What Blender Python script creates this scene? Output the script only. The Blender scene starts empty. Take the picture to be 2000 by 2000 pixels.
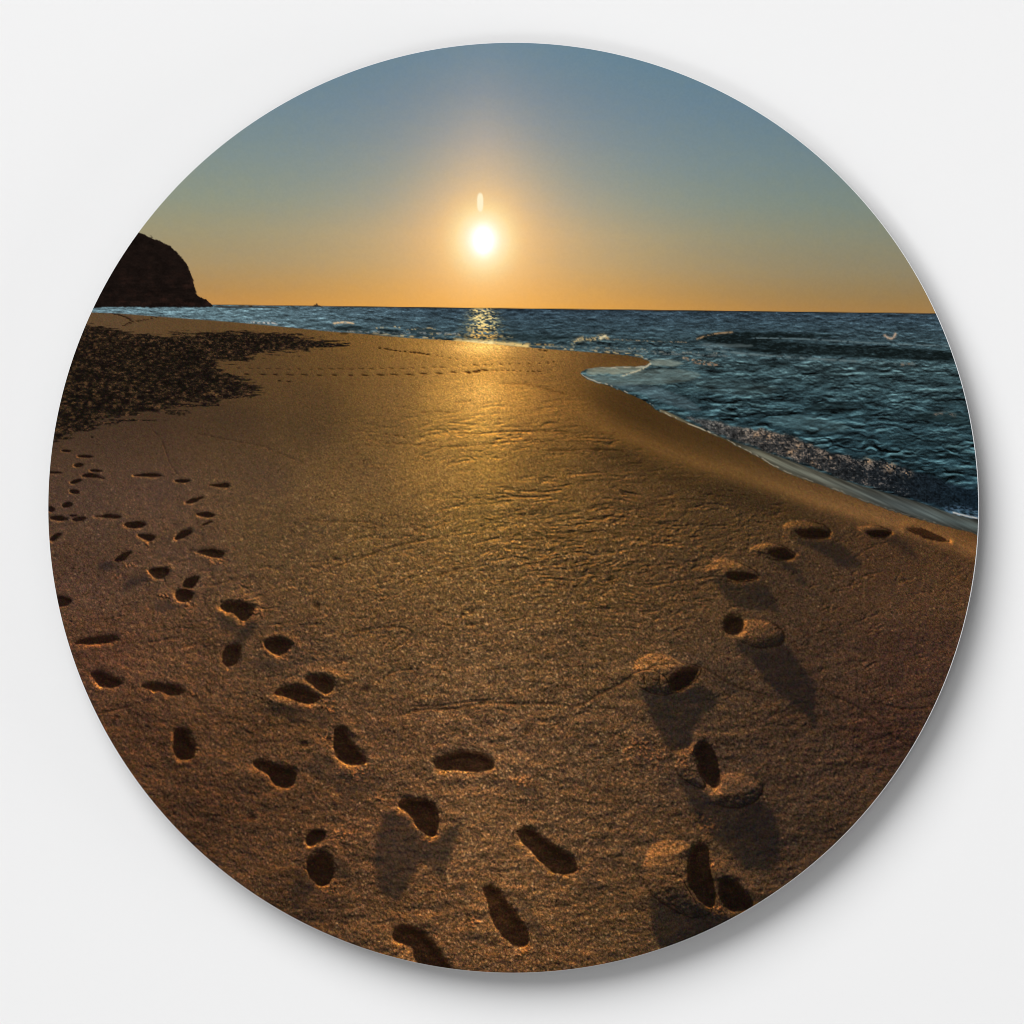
import math
import numpy as np

# ---------------------------------------------------------------- the printed picture
# Everything is measured in the units of the wall panel's own print: x to the right, y down,
# panel centre (CX, CY), panel radius RAD.
CX, CY, RAD = 1002.6, 991.7, 908.4
STEP = globals().get('STEP_OVERRIDE', 1.55)
NG = int(2 * RAD / STEP) + 4
gx = CX + (np.arange(NG) - (NG - 1) / 2.0) * STEP
gy = CY + (np.arange(NG) - (NG - 1) / 2.0) * STEP
PX, PY = np.meshgrid(gx, gy)            # rows = y down
PX = PX.astype(np.float32); PY = PY.astype(np.float32)
rng = np.random.RandomState(7)

def sm(a, b, x):
    t = np.clip((x - a) / (b - a), 0, 1)
    return t * t * (3 - 2 * t)

def vnoise(x, y, seed):
    r = np.random.RandomState(seed).rand(256, 256).astype(np.float32)
    xi = np.floor(x).astype(np.int32); yi = np.floor(y).astype(np.int32)
    fx = x - xi; fy = y - yi
    fx = fx * fx * (3 - 2 * fx); fy = fy * fy * (3 - 2 * fy)
    x0 = xi & 255; x1 = (xi + 1) & 255; y0 = yi & 255; y1 = (yi + 1) & 255
    return ((r[y0, x0] * (1 - fx) + r[y0, x1] * fx) * (1 - fy) + (r[y1, x0] * (1 - fx) + r[y1, x1] * fx) * fy) * 2 - 1

def fbm(x, y, seed, octaves=4, gain=0.5):
    out = 0; a = 1.0; tot = 0
    for k in range(octaves):
        out = out + a * vnoise(x * 2 ** k + 17.3 * k, y * 2 ** k + 5.1 * k, seed + k)
        tot += a; a *= gain
    return out / tot

def multi(X, Y, size, aspect, seed, octv=3, gain=.6, levels=(3.2, 5, 8, 13, 21, 34, 55)):
    """noise whose grain size follows the field `size`, without shearing"""
    ls = np.log(np.clip(size, levels[0], levels[-1]))
    step = math.log(levels[1] / levels[0])
    out = 0; tot = 0
    for k, l in enumerate(levels):
        wgt = np.clip(1 - np.abs(ls - math.log(l)) / (step * 1.1), 0, 1)
        if wgt.max() <= 0: continue
        out = out + wgt * fbm(X / l + 3 * k, Y / (l * aspect) + 7 * k, seed + 10 * k, octv, gain); tot = tot + wgt
    return out / np.maximum(tot, 1e-3)

def blur(a, n=1):
    for _ in range(n):
        a = (np.roll(a, 1, 0) + 2 * a + np.roll(a, -1, 0)) / 4
        a = (np.roll(a, 1, 1) + 2 * a + np.roll(a, -1, 1)) / 4
    return a

def chaikin(p, n, closed):
    p = np.array(p, float)
    for _ in range(n):
        q = np.roll(p, -1, 0) if closed else p[1:]
        b = p if closed else p[:-1]
        r = np.empty((len(b) * 2, 2)); r[0::2] = b * .75 + q * .25; r[1::2] = b * .25 + q * .75
        if not closed:
            r = np.vstack([p[:1], r, p[-1:]])
        p = r
    return p

def window(p, pad):
    x0, y0 = p.min(0) - pad; x1, y1 = p.max(0) + pad
    i0 = max(0, int((x0 - gx[0]) / STEP)); i1 = min(NG, int((x1 - gx[0]) / STEP) + 2)
    j0 = max(0, int((y0 - gy[0]) / STEP)); j1 = min(NG, int((y1 - gy[0]) / STEP) + 2)
    return slice(j0, max(j1, j0)), slice(i0, max(i1, i0))

def sdf(p, pad=30, smooth=2, closed=True, full=False):
    """signed distance (positive inside) to a smoothed outline, over its window only"""
    p = chaikin(p, smooth, closed)
    w = (slice(0, NG), slice(0, NG)) if full else window(p, pad)
    X = PX[w]; Y = PY[w]
    if X.size == 0:
        return w, np.full(X.shape, -1e3, np.float32)
    d2 = np.full(X.shape, 1e12, np.float32); ins = np.zeros(X.shape, bool)
    n = len(p)
    for k in range(n if closed else n - 1):
        ax, ay = p[k]; bx, by = p[(k + 1) % n]
        ex, ey = bx - ax, by - ay
        L = ex * ex + ey * ey + 1e-9
        t = np.clip(((X - ax) * ex + (Y - ay) * ey) / L, 0, 1)
        dx = X - ax - t * ex; dy = Y - ay - t * ey
        np.minimum(d2, dx * dx + dy * dy, out=d2)
        if closed:
            c = (ay > Y) != (by > Y)
            if c.any() and by != ay:
                ins ^= c & (X < ax + (Y - ay) * ex / (by - ay))
    d = np.sqrt(d2)
    return w, (np.where(ins, d, -d) if closed else d)

def C(x0, y0, s):
    return lambda pts: [(x0 + a / s, y0 + b / s) for a, b in pts]
A = C(80, 840, 3.116); B = C(1200, 980, 2.683); Cc = C(120, 1200, 3.019)
D = C(640, 1380, 3.019); E = C(1180, 1380, 2.683); F = C(600, 800, 2.76)
G = C(80, 400, 3.116); Hh = C(600, 300, 2.76); K = C(1100, 560, 2.3)

def horizon(x):
    return 595.0 + (x - 417.0) * 0.0121
HY = horizon(PX)
V = PY - HY                              # how far below the horizon

def col(*c):
    return np.array(c, np.float32) / 255.0

def scatter(points, power=3.0, base=90.0):
    """smooth colour field through hand-read samples (x, y, r, g, b)"""
    pts = np.array(points, np.float32)
    # evaluate on a coarse grid, then upsample bilinearly
    n = 120
    cx = np.linspace(gx[0], gx[-1], n); cy = np.linspace(gy[0], gy[-1], n)
    QX, QY = np.meshgrid(cx, cy)
    num = np.zeros((n, n, 3)); den = np.zeros((n, n))
    for x, y, r, g, b in pts:
        d = np.sqrt(((QX - x)) ** 2 + ((QY - y) * 1.5) ** 2 + base ** 2 * 0.15)
        wgt = 1.0 / d ** power
        num += wgt[..., None] * np.array([r, g, b]) / 255.0; den += wgt
    c = num / den[..., None]
    fx = (PX - gx[0]) / (gx[-1] - gx[0]) * (n - 1); fy = (PY - gy[0]) / (gy[-1] - gy[0]) * (n - 1)
    ix = np.clip(fx.astype(int), 0, n - 2); iy = np.clip(fy.astype(int), 0, n - 2)
    fx = (fx - ix)[..., None]; fy = (fy - iy)[..., None]
    return ((c[iy, ix] * (1 - fx) + c[iy, ix + 1] * fx) * (1 - fy) + (c[iy + 1, ix] * (1 - fx) + c[iy + 1, ix + 1] * fx) * fy).astype(np.float32)

# ---- sky
SX, SY = 944.0, 468.0
def ramp(t, stops):
    t = np.clip(t, stops[0][0], stops[-1][0])
    xs = [s[0] for s in stops]
    return np.stack([np.interp(t, xs, [s[1][k] / 255.0 for s in stops]) for k in range(3)], -1).astype(np.float32)
side = ramp(-V, [(0, (170, 128, 76)), (30, (160, 130, 86)), (80, (152, 137, 106)), (150, (143, 142, 120)), (210, (131, 142, 131)), (290, (120, 138, 140)), (400, (106, 131, 145)), (520, (95, 127, 143))])
mid = ramp(-V, [(0, (252, 176, 72)), (40, (244, 178, 90)), (90, (230, 182, 116)), (140, (225, 184, 130)), (200, (190, 172, 146)), (260, (162, 160, 150)), (330, (142, 148, 152)), (420, (124, 138, 150)), (520, (110, 134, 150))])
dx = PX - SX
wid = 275.0 + 110 * np.exp(np.clip(V, -600, 0) / 70)
wm = np.exp(-(np.abs(dx) / wid) ** 1.45)[..., None]
sky = side * (1 - wm) + mid * wm
# the right side is greyer and darker, the left warmer
rgt = sm(200, 900, dx)[..., None]
sky = sky * (1 - rgt * np.array([.07, .05, .04]))
lft = sm(-150, -700, dx)[..., None]
sky = sky * (1 + lft * np.array([.06, .03, -.02]))
rr = np.sqrt((PX - SX) ** 2 + ((PY - SY) * 0.92) ** 2)
up = np.exp(-(np.abs(dx) / 95) ** 1.6) * np.exp(-((PY - 330) / 150) ** 2)
sky += (up * .10)[..., None] * np.array([1, .66, .36])
rr = np.sqrt((PX - SX) ** 2 + ((PY - SY) * 0.90) ** 2)
halo = ramp(rr, [(0, (255, 255, 255)), (14, (255, 255, 250)), (24, (255, 249, 224)), (38, (255, 237, 188)), (56, (255, 221, 158)), (84, (254, 205, 138)), (130, (240, 190, 130)), (220, (206, 172, 130))])
hw = (.95 * np.exp(-(rr / 64) ** 2) + .62 * np.exp(-(rr / 155) ** 1.6))
hw = np.clip(hw, 0, 1)[..., None]
sky = sky * (1 - hw) + halo * hw
re = np.sqrt((dx / 1.0) ** 2 + ((PY - SY - 2) / 1.45) ** 2)
sunm = 1 - sm(3, 24, re)
sky = sky * (1 - sunm[..., None]) + sunm[..., None] * 1.02
sky += (np.exp(-(re / 18.0) ** 2) * .2)[..., None]
fl = (np.abs(PX - 938) / 6.0) ** 2.2 + (np.abs(PY - 395) / 18.0) ** 3
flm = (1 - sm(0.55, 1.5, fl))[..., None]
sky = sky * (1 - flm * .95) + flm * .95 * np.array([1.0, .95, .80])
jn = vnoise(PX / 9, PY / 7, 91) * .6 + vnoise(PX / 30, PY / 10, 92) * .5
sky += (jn * .007)[..., None] * np.array([1, .4, -1]) + (vnoise(PX / 3, PY / 3, 93) * .006)[..., None]

# ---- sea
seaN = V + 1.5
dep = np.clip(V, 1, 500)
persp = 26.0 / dep                            # finer towards the horizon
def ridged(X, Y, size, aspect, seed):
    wxx = X + size * .5 * vnoise(X / 31, Y / 13, seed + 901); wyy = Y + size * .15 * vnoise(X / 23, Y / 9, seed + 902)
    n1 = multi(wxx, wyy, size, aspect, seed, 3, .55)
    return n1
s1 = 12 + dep * .20; s2 = 4.5 + dep * .085
w1 = ridged(PX, PY - PX * .02, s1, .26, 11)
w2 = ridged(PX, PY + PX * .05, s2, .30, 21)
w3 = multi(PX, PY, 22 + dep * .26, .24, 31)
q1 = w1 * 1.2 + .35 * (1 - 2.4 * np.abs(w1)); q2 = w2 * .9 + .3 * (1 - 2.4 * np.abs(w2))
s4 = 3.2 + dep * .030
w4 = multi(PX, PY + PX * .04, s4, .42, 41)
hw_ = q1 * s1 * .26 * .42 + q2 * s2 * .30 * .42 + w4 * s4 * .42 * .45 + w3 * 3
w5 = multi(PX, PY + PX * .03, 10 + dep * .14, .17, 51, 5, .72)
gwy = np.gradient(hw_, STEP)[0]
gwy = gwy / (1 + .5 * np.abs(gwy))
far = 1 - sm(20, 120, V)
seab = ramp(V, [(0, (44, 52, 58)), (3, (54, 64, 72)), (22, (60, 72, 78)), (60, (62, 75, 78)), (110, (58, 71, 72)), (200, (47, 63, 66)), (300, (37, 53, 57)), (420, (28, 42, 50))])
lw = sm(1000, 350, PX)[..., None] * (1 - sm(40, 70, V))[..., None]
seab = seab * (1 - lw * .9) + lw * .9 * col(108, 122, 124)
patch = sm(-.22, .30, w3 + .25 * w1)
amp_ = (1.15 - .5 * far) * (.62 + .75 * patch)
tone = 1.02 + np.clip(gwy * .80, -.8, .8) * amp_ + w3 * .50 * (1 - .6 * far) + w1 * .25 + w4 * .30 + w5 * 1.0 * (1 - .35 * far) + .16 * (1 - patch) * (1 - far)
sea = seab * np.clip(tone, .16, 2.4)[..., None]
hl = np.clip(tone - 1.30, 0, 1)
sea += (hl * .17)[..., None] * np.array([1.0, 1.0, .85])
darkw = sm(.05, .38, w3 + .3 * w1) * sm(20, 70, V)
sea *= (1 - .34 * darkw)[..., None]
sea = sea * np.array([.90, .99, 1.03]) * (.97)
sea += (rng.randn(*PX.shape) * .015)[..., None]
# dark swells
def band(pts, smth=2, soft=3.0, pad=20):
    w, d = sdf(pts, pad, smth)
    return w, sm(-soft, soft, d + 1.6 * vnoise(PX[w] / 9, PY[w] / 3, 77))
for pts, k in [([(1358, 663), (1372, 655), (1400, 650), (1440, 648), (1560, 650), (1640, 655), (1580, 660), (1500, 665), (1430, 671), (1385, 667)], .95),
               ([(1375, 664), (1450, 662), (1510, 665), (1600, 673), (1750, 679), (1890, 687), (1890, 706), (1800, 703), (1690, 698), (1600, 693), (1520, 691), (1450, 682)], .95),
               ([(1380, 666), (1450, 672), (1500, 686), (1560, 692), (1480, 690), (1420, 678)], .7),
               ([(1490, 709), (1530, 706), (1550, 712), (1530, 718), (1500, 716)], .5),
               ([(1060, 657), (1200, 660), (1400, 668), (1480, 676), (1400, 672), (1200, 666), (1070, 662)], .4),
               ([(1560, 800), (1620, 782), (1680, 796), (1650, 806), (1600, 806)], .45),
               ([(1770, 815), (1830, 800), (1900, 812), (1910, 830), (1830, 826)], .45),
               ([(1410, 757), (1490, 752), (1530, 762), (1470, 768)], .4),
               ([(1290, 762), (1350, 756), (1390, 764), (1330, 768)], .3),
               ([(651, 640), (665, 634), (700, 635), (725, 640), (725, 650), (690, 648), (655, 646)], .55),
               ([(735, 643), (765, 640), (785, 647), (770, 652), (740, 650)], .5),
               ([(795, 645), (830, 640), (860, 647), (850, 653), (800, 652)], .5),
               ([(600, 634), (650, 632), (650, 639), (605, 640)], .3),
               ([(900, 655), (1000, 652), (1120, 657), (1130, 664), (1000, 662), (905, 661)], .5)]:
    w, m = band(pts)
    m = np.clip(m * k * (0.86 + .8 * w2[w] + .7 * w4[w] + .5 * w5[w]), 0, .96)
    sea[w] = sea[w] * (1 - m[..., None]) + m[..., None] * col(15, 22, 22)
ridge = fbm(PX / 18, PY / 2.2, 41, 3)
# far breakers with sun-lit tops
def crest(pts, width, c, thr=.1, seed=50, scale=4.0, soft=.35, amt=.9):
    w, d = sdf(pts, width * 3 + 6, 2, False)
    n = fbm(PX[w] / scale, PY[w] / (scale * .8), seed, 3, .6)
    m = np.exp(-(d / width) ** 2) * sm(thr - soft, thr + soft, n) * amt
    sea[w] = sea[w] * (1 - m[..., None]) + m[..., None] * col(*c)
crest([(652, 632), (665, 629), (690, 631)], 2.2, (226, 186, 140), -.2)
crest([(487, 631), (500, 629), (540, 632)], 2.4, (200, 190, 180), 0)
crest([(735, 641), (770, 637), (781, 640)], 1.6, (190, 170, 130), .1)
crest([(795, 645), (835, 640), (850, 643)], 1.6, (200, 170, 120), .1)
crest([(1120, 670), (1135, 660), (1160, 664), (1178, 655), (1186, 660)], 4.5, (196, 168, 118), -.05, 51, 3.4)
crest([(1173, 661), (1182, 656)], 3, (235, 215, 170), -.3, 52, 3)
crest([(1186, 663), (1260, 666), (1340, 668)], 1.5, (150, 130, 105), .1, 53)
crest([(1362, 662), (1390, 652), (1430, 649)], 2.0, (160, 128, 92), -.2, 54)
crest([(1470, 660), (1560, 661), (1700, 670), (1880, 677)], 1.5, (98, 116, 120), -.2, 59, 6)
crest([(1380, 682), (1460, 692), (1600, 702), (1800, 712)], 2.5, (96, 112, 114), -.1, 58, 9)
crest([(1728, 655), (1735, 661), (1745, 661), (1749, 652)], 2.6, (190, 160, 135), -.3, 55, 3)
crest([(1335, 699), (1360, 704), (1400, 711)], 2.2, (180, 150, 120), .05, 56)
crest([(1762, 712), (1780, 710)], 3, (120, 105, 90), 0, 57)
crest([(1825, 810), (1850, 806), (1865, 812)], 3, (110, 100, 90), 0, 58)
for yy, xx0, xx1, c in [(646, 600, 900, (150, 150, 146)), (652, 840, 1000, (170, 150, 110)), (676, 1060, 1260, (150, 142, 122)), (684, 1150, 1400, (130, 130, 120)), (690, 1250, 1450, (120, 126, 124)), (657, 690, 800, (150, 142, 130)), (668, 930, 1080, (190, 150, 90))]:
    crest([(xx0, yy), ((xx0 + xx1) / 2, yy + 3), (xx1, yy + 6)], 2.2, c, .12, 60 + int(yy) % 20, 5, .25, .7)
# pale shallow films
for pts, c, k in [(K([(380, 330), (470, 325), (560, 345), (500, 356), (420, 358), (385, 345)]), (150, 156, 140), .8),
                  (K([(100, 375), (130, 355), (250, 352), (380, 358), (330, 380), (260, 395), (180, 392), (110, 400)]), (150, 150, 128), .85),
                  (K([(85, 395), (260, 400), (380, 365), (560, 372), (640, 400), (500, 440), (300, 440), (230, 450), (120, 420)]), (118, 130, 122), .6),
                  (K([(180, 430), (400, 440), (560, 500), (640, 570), (500, 540), (380, 490), (250, 455)]), (90, 106, 112), .5),
                  (K([(600, 255), (800, 256), (870, 266), (760, 275), (620, 270)]), (120, 136, 138), .6),
                  (K([(880, 590), (1100, 570), (1300, 620), (1250, 660), (1000, 640)]), (92, 112, 112), .3),
                  (K([(560, 400), (900, 430), (1000, 470), (800, 500), (600, 460)]), (90, 108, 108), .25)]:
    w, m = band(pts, 2, 3)
    m = m * k * (.8 + .3 * w2[w])
    sea[w] = sea[w] * (1 - m[..., None]) + m[..., None] * col(*c)
crest(K([(390, 345), (370, 362), (340, 378), (300, 388), (262, 402)]), 2.0, (190, 180, 150), -.2, 71, 3)
crest(K([(550, 320), (600, 345), (690, 352)]), 2.4, (150, 116, 90), .0, 72, 3)
# sun's path on the water
gl = np.exp(-(np.abs(PX - 944) / (22 + dep * .22)) ** 2.4) * (V < 95)
gn = np.clip(vnoise(PX / 3.4, PY / 1.7, 81) * .8 + vnoise(PX / 8, PY / 3, 82) * .5 + .30, 0, 1)
glm = np.clip(gl * gn * 1.35, 0, 1) * (1 - .55 * sm(57, 64, V))
cold = ramp(V, [(0, (250, 216, 140)), (30, (252, 226, 150)), (60, (240, 180, 90)), (90, (236, 176, 84))])
sea = sea * (1 - glm[..., None]) + cold * glm[..., None]
crest([(890, 667), (930, 669), (985, 671), (1030, 676)], 4.5, (255, 214, 130), -.5, 83, 4)
crest([(915, 669), (960, 670)], 4.5, (255, 236, 170), -.7, 84, 4)
sea *= (1 - .5 * np.exp(-(V / 1.6) ** 2))[..., None]

# wet film along the shore, then the tumbling breaker behind it
WETIN = [(1290, 796), (1361, 832), (1430, 862), (1491, 880), (1578, 912), (1643, 936), (1730, 962), (1800, 981), (1860, 1004), (1925, 1018), (1925, 1050), (1813, 1022), (1709, 990), (1622, 955), (1539, 929), (1478, 894), (1404, 855), (1339, 829), (1287, 806)]
w, d = sdf(WETIN, 20, 2)
m = sm(-2, 2.5, d)
strk = fbm((PX[w] * .9 + PY[w] * .45) / 60, (PY[w] * .9 - PX[w] * .42) / 4, 101, 3)
sh = ramp(PX[w], [(1280, (132, 124, 98)), (1450, (114, 114, 98)), (1600, (98, 100, 90)), (1750, (76, 82, 80)), (1910, (82, 92, 90))])
fadef = sm(0, 16, d)
sh = sh * (.62 + .38 * fadef + .30 * strk)[..., None] + ((1 - fadef) * .035)[..., None] * np.array([1, .6, .2])
m2 = m[..., None]
sea[w] = sea[w] * (1 - m2) + sh * m2
BRK = [(1330, 812), (1380, 818), (1456, 838), (1500, 838), (1560, 858), (1622, 885), (1680, 897), (1740, 905), (1800, 925), (1860, 945), (1925, 962), (1925, 1000), (1860, 996), (1800, 978), (1740, 962), (1670, 942), (1600, 918), (1520, 888), (1440, 862), (1370, 834)]
w, d = sdf(BRK, 20, 2)
en = fbm(PX[w] / 12, PY[w] / 9, 111, 3)
m = sm(-4, 4, d + en * 5)
fo = fbm(PX[w] / 9, PY[w] / 5, 121, 5, .72)
body = ramp(PX[w], [(1330, (66, 68, 68)), (1450, (50, 49, 48)), (1600, (36, 37, 38)), (1750, (22, 27, 31)), (1910, (18, 29, 37))])
dens = np.interp(PX[w], [1330, 1440, 1560, 1640, 1700, 1760, 1800, 1920], [.10, .20, .30, .20, .24, .18, .03, 0])
TOPL = np.array([(1320, 806), (1380, 814), (1456, 834), (1500, 836), (1560, 854), (1622, 880), (1680, 894), (1740, 902), (1800, 922), (1860, 942), (1925, 960)])
topc = np.exp(-((PY[w] - np.interp(PX[w], TOPL[:, 0], TOPL[:, 1]) - 6 - 5 * en) / 9) ** 2) * 2 - .6
bub = 1 - np.abs(vnoise(PX[w] / 4.2, PY[w] / 3.6, 133)) * 2 + .5 * vnoise(PX[w] / 2.1, PY[w] / 2.0, 134)
fm = sm(.22 - dens, .95 - dens, fo * 1.0 + .22 * bub + .30 * vnoise(PX[w] / 2.4, PY[w] / 2.1, 131) + .16 * topc) * np.clip(dens * 4, 0, .9)
foc = ramp(PX[w], [(1330, (112, 112, 108)), (1500, (140, 122, 106)), (1650, (120, 106, 94)), (1800, (96, 92, 90))]) * (1 + .35 * vnoise(PX[w] / 2.2, PY[w] / 2.2, 132))[..., None]
bub = 1 - np.abs(vnoise(PX[w] / 4.2, PY[w] / 3.6, 133)) * 2 + .5 * vnoise(PX[w] / 2.1, PY[w] / 2.0, 134)
bc = body * np.clip(1 + .6 * fo + .35 * bub, .2, 2)[..., None]
bc = bc * (1 - fm[..., None]) + foc * fm[..., None]
m2 = m[..., None]
sea[w] = sea[w] * (1 - m2) + bc * m2
for x0, y0, k in [(1545, 884, 9), (1500, 852, 8), (1590, 905, 6), (1738, 912, 12), (1770, 925, 9), (1478, 850, 7), (1695, 900, 8), (1620, 895, 6), (1560, 872, 8)]:
    wsl = window(np.array([[x0, y0]]), k * 2.5)
    r = np.hypot(PX[wsl] - x0, (PY[wsl] - y0) * 1.3) / k
    n = vnoise(PX[wsl] / 3.1, PY[wsl] / 2.8, 141)
    mm = np.clip(np.exp(-r ** 2) * sm(-.35, .5, n), 0, 1)[..., None] * .85
    sea[wsl] = sea[wsl] * (1 - mm) + mm * col(196, 160, 126)
# white lip at the far right
w, d = sdf([(1840, 990), (1870, 985), (1925, 1000), (1925, 1016), (1880, 1010), (1850, 1002)], 14, 2)
m = (sm(-2, 2, d) * sm(-.4, .3, fbm(PX[w] / 6, PY[w] / 3, 151, 3)) * .6)[..., None]
sea[w] = sea[w] * (1 - m) + m * col(90, 116, 140)
crest([(1862, 1001), (1880, 1006), (1912, 1013)], 1.8, (200, 196, 190), -.4, 152, 4)

# ---- the beach's outline against the water
SHORE = [(60, 603), (176, 610), (230, 612), (305, 618), (372, 623), (443, 628), (561, 639), (658, 649), (698, 651), (781, 659), (850, 663), (908, 667), (999, 676), (1050, 680), (1107, 685), (1198, 691), (1245, 697), (1268, 705), (1270, 711), (1250, 716), (1200, 716), (1154, 718), (1138, 724), (1133, 731), (1151, 743), (1202, 758), (1252, 779), (1287, 804), (1339, 827), (1404, 853), (1478, 892), (1539, 927), (1622, 953), (1709, 988), (1813, 1020), (1930, 1048)]
shp = SHORE + [(2000, 1100), (2000, 2000), (0, 2000), (0, 603)]
_, dS = sdf(shp, full=True, smooth=1)
dS = dS + vnoise(PX / 7, PY / 5, 161) * np.clip((PY - 640) / 100, 0.1, 1) * 1.2
sandM = sm(-1.2, 1.2, dS)
# foam edge line
fe = .75 * np.exp(-((dS + 2.0) / 1.2) ** 2) * sm(-.35, .5, vnoise(PX / 5, PY / 4, 171) + .9 * vnoise(PX / 26, PY / 20, 173)) * sm(1000, 1140, PX) * (1 - sm(1300, 1700, PX) * .7) * (PY > 700)
fe2 = np.exp(-((dS + 3) / 2.2) ** 2) * sm(-.1, .5, vnoise(PX / 6, PY / 3, 172)) * (PX < 1270) * (PY < 705) * sm(640, 800, PX) * .8
sea = sea * (1 - fe[..., None]) + fe[..., None] * col(200, 184, 156)
sea = sea * (1 - fe2[..., None]) + fe2[..., None] * col(200, 170, 120)

# ---- sand: base colour field
sandb = scatter([
    (200, 617, 128, 96, 66), (350, 632, 128, 94, 60), (550, 645, 140, 100, 58), (700, 665, 158, 112, 58), (820, 680, 182, 130, 64), (944, 690, 206, 150, 76), (1060, 700, 160, 114, 60), (1180, 704, 122, 84, 46), (1250, 705, 110, 76, 44),
    (500, 720, 122, 88, 54), (650, 715, 140, 100, 56), (800, 715, 160, 114, 60), (944, 725, 182, 130, 62), (1050, 725, 142, 98, 50), (1120, 740, 126, 88, 46),
    (944, 765, 205, 150, 78), (880, 770, 188, 136, 68), (1010, 765, 184, 128, 60), (1100, 775, 150, 102, 50), (1200, 790, 128, 86, 44), (760, 770, 150, 108, 60), (600, 780, 120, 87, 54),
    (944, 830, 186, 136, 66), (870, 830, 170, 124, 62), (1030, 830, 148, 104, 52), (1120, 850, 118, 82, 42), (760, 840, 134, 98, 56), (600, 850, 106, 78, 50), (450, 830, 98, 72, 50), (300, 850, 94, 68, 50), (200, 880, 90, 66, 50),
    (944, 900, 156, 114, 56), (860, 910, 146, 106, 56), (1050, 900, 116, 84, 44), (1180, 900, 92, 66, 38), (700, 930, 112, 82, 50), (500, 930, 92, 68, 48), (300, 960, 88, 64, 50), (160, 980, 82, 60, 48),
    (940, 1000, 124, 92, 48), (1060, 1000, 104, 76, 42), (1250, 980, 84, 60, 36), (1400, 1010, 74, 54, 34), (760, 1030, 106, 78, 46), (560, 1050, 92, 68, 44), (350, 1080, 86, 62, 46), (170, 1120, 78, 55, 42),
    (960, 1130, 102, 75, 44), (1150, 1130, 88, 64, 38), (1350, 1130, 76, 55, 35), (1550, 1130, 66, 48, 34), (1750, 1120, 72, 50, 34), (1850, 1100, 76, 52, 34),
    (950, 1280, 92, 67, 42), (1150, 1280, 84, 61, 38), (1400, 1320, 68, 50, 35), (1600, 1280, 60, 43, 31), (1780, 1280, 56, 38, 28), (750, 1250, 94, 68, 42), (550, 1280, 84, 60, 40), (350, 1280, 78, 54, 36), (200, 1280, 70, 46, 32),
    (950, 1450, 84, 60, 39), (1150, 1450, 76, 55, 36), (1400, 1500, 60, 44, 32), (1600, 1450, 52, 38, 28), (1720, 1430, 48, 32, 24), (750, 1450, 80, 56, 36), (500, 1450, 72, 49, 31), (280, 1450, 62, 41, 27),
    (950, 1620, 78, 55, 34), (1150, 1620, 70, 50, 32), (1350, 1650, 60, 43, 28), (1520, 1620, 46, 34, 25), (750, 1620, 70, 48, 31), (550, 1620, 62, 42, 27), (400, 1580, 54, 36, 24),
    (1000, 1780, 72, 50, 30), (1200, 1780, 62, 44, 27), (1380, 1780, 42, 31, 22), (800, 1780, 64, 44, 27), (600, 1760, 54, 37, 24), (1000, 1880, 60, 41, 25)], 3.2)
shn = np.exp(-(np.abs(PX - 948) / 75) ** 1.7) * np.exp(-((PY - 765) / 75) ** 2)
shn2 = np.exp(-(np.abs(PX - 940) / 70) ** 2) * np.exp(-((PY - 678) / 14) ** 2)
sandb = sandb * (1 + (shn * .16 + shn2 * .25)[..., None]) + (shn2 * .06)[..., None]
# smooth orange strip between berm and water
BERM = [(1040, 770), (1100, 803), (1187, 856), (1260, 882), (1339, 912), (1420, 934), (1491, 955), (1622, 1002), (1752, 1034), (1830, 1062), (1882, 1084), (1940, 1105)]
bw, bd = sdf(BERM + [(2000, 1100), (2000, 900), (1400, 700), (1150, 700)], full=True, smooth=1)
berm = sm(-14, 10, bd) * sm(1040, 1240, PX)
strip = ramp(PX, [(1100, (124, 86, 42)), (1250, (106, 73, 38)), (1450, (104, 73, 40)), (1650, (112, 78, 46)), (1900, (114, 76, 44))])
strip *= (1 + .05 * fbm((PX + PY) / 60, (PY * 1.0 - .5 * PX) / 7, 291, 3))[..., None]
strip *= (1 - .24 * sm(18, 60, bd) + .10 * np.exp(-((bd - 14) / 12) ** 2))[..., None]
sandb = sandb * (1 - berm[..., None]) + strip * berm[..., None]
dk = np.exp(-((bd + 26) / 26) ** 2) * sm(1120, 1240, PX) * (1 - sm(1500, 1750, PX))
sandb *= (1 - .22 * dk)[..., None]

# relief (heights in print units), lit from the sun's foot on the horizon
n0 = PY * 0
Hf = np.zeros_like(PX)
dirx, diry = SX - PX, 612.0 - PY
ln = np.sqrt(dirx ** 2 + diry ** 2) + 1e-3
dirx /= ln; diry /= ln
zz = np.clip(V / 900.0, .02, 1.3)           # print scale of ground features grows towards the viewer
# long wind and water streaks fanning over the sand
def streak(ang_fn, sc_l, sc_w, seed, octv=4):
    """noise stretched along a direction that turns with position"""
    a = ang_fn
    ca, sa = np.cos(a), np.sin(a)
    return fbm((PX * ca + PY * sa) / sc_l, (-PX * sa + PY * ca) / sc_w, seed, octv, .55)
wx = PX + 14 * vnoise(PX / 90, PY / 50, 201); wy = PY + 10 * vnoise(PX / 70, PY / 60, 202)
t_arc = np.hypot((wx - 1250) * .55, (wy - 1900) * 1.0)     # arcs that bend down to both sides
fan = fbm(np.arctan2(wy - 1900, wx - 1250) * 7.5, t_arc / 5.5, 211, 4, .6)
ctr = sm(-.2, .4, vnoise(PX / 220 + 3, PY / 120, 203)) * .6 + .5
rough = np.exp(-((PX - 1180) / 330) ** 2 - ((PY - 1030) / 210) ** 2) + .45 * np.exp(-((PX - 1400) / 200) ** 2 - ((PY - 1030) / 90) ** 2) + .5 * np.exp(-((PX - 980) / 300) ** 2 - ((PY - 850) / 40) ** 2)
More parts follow.
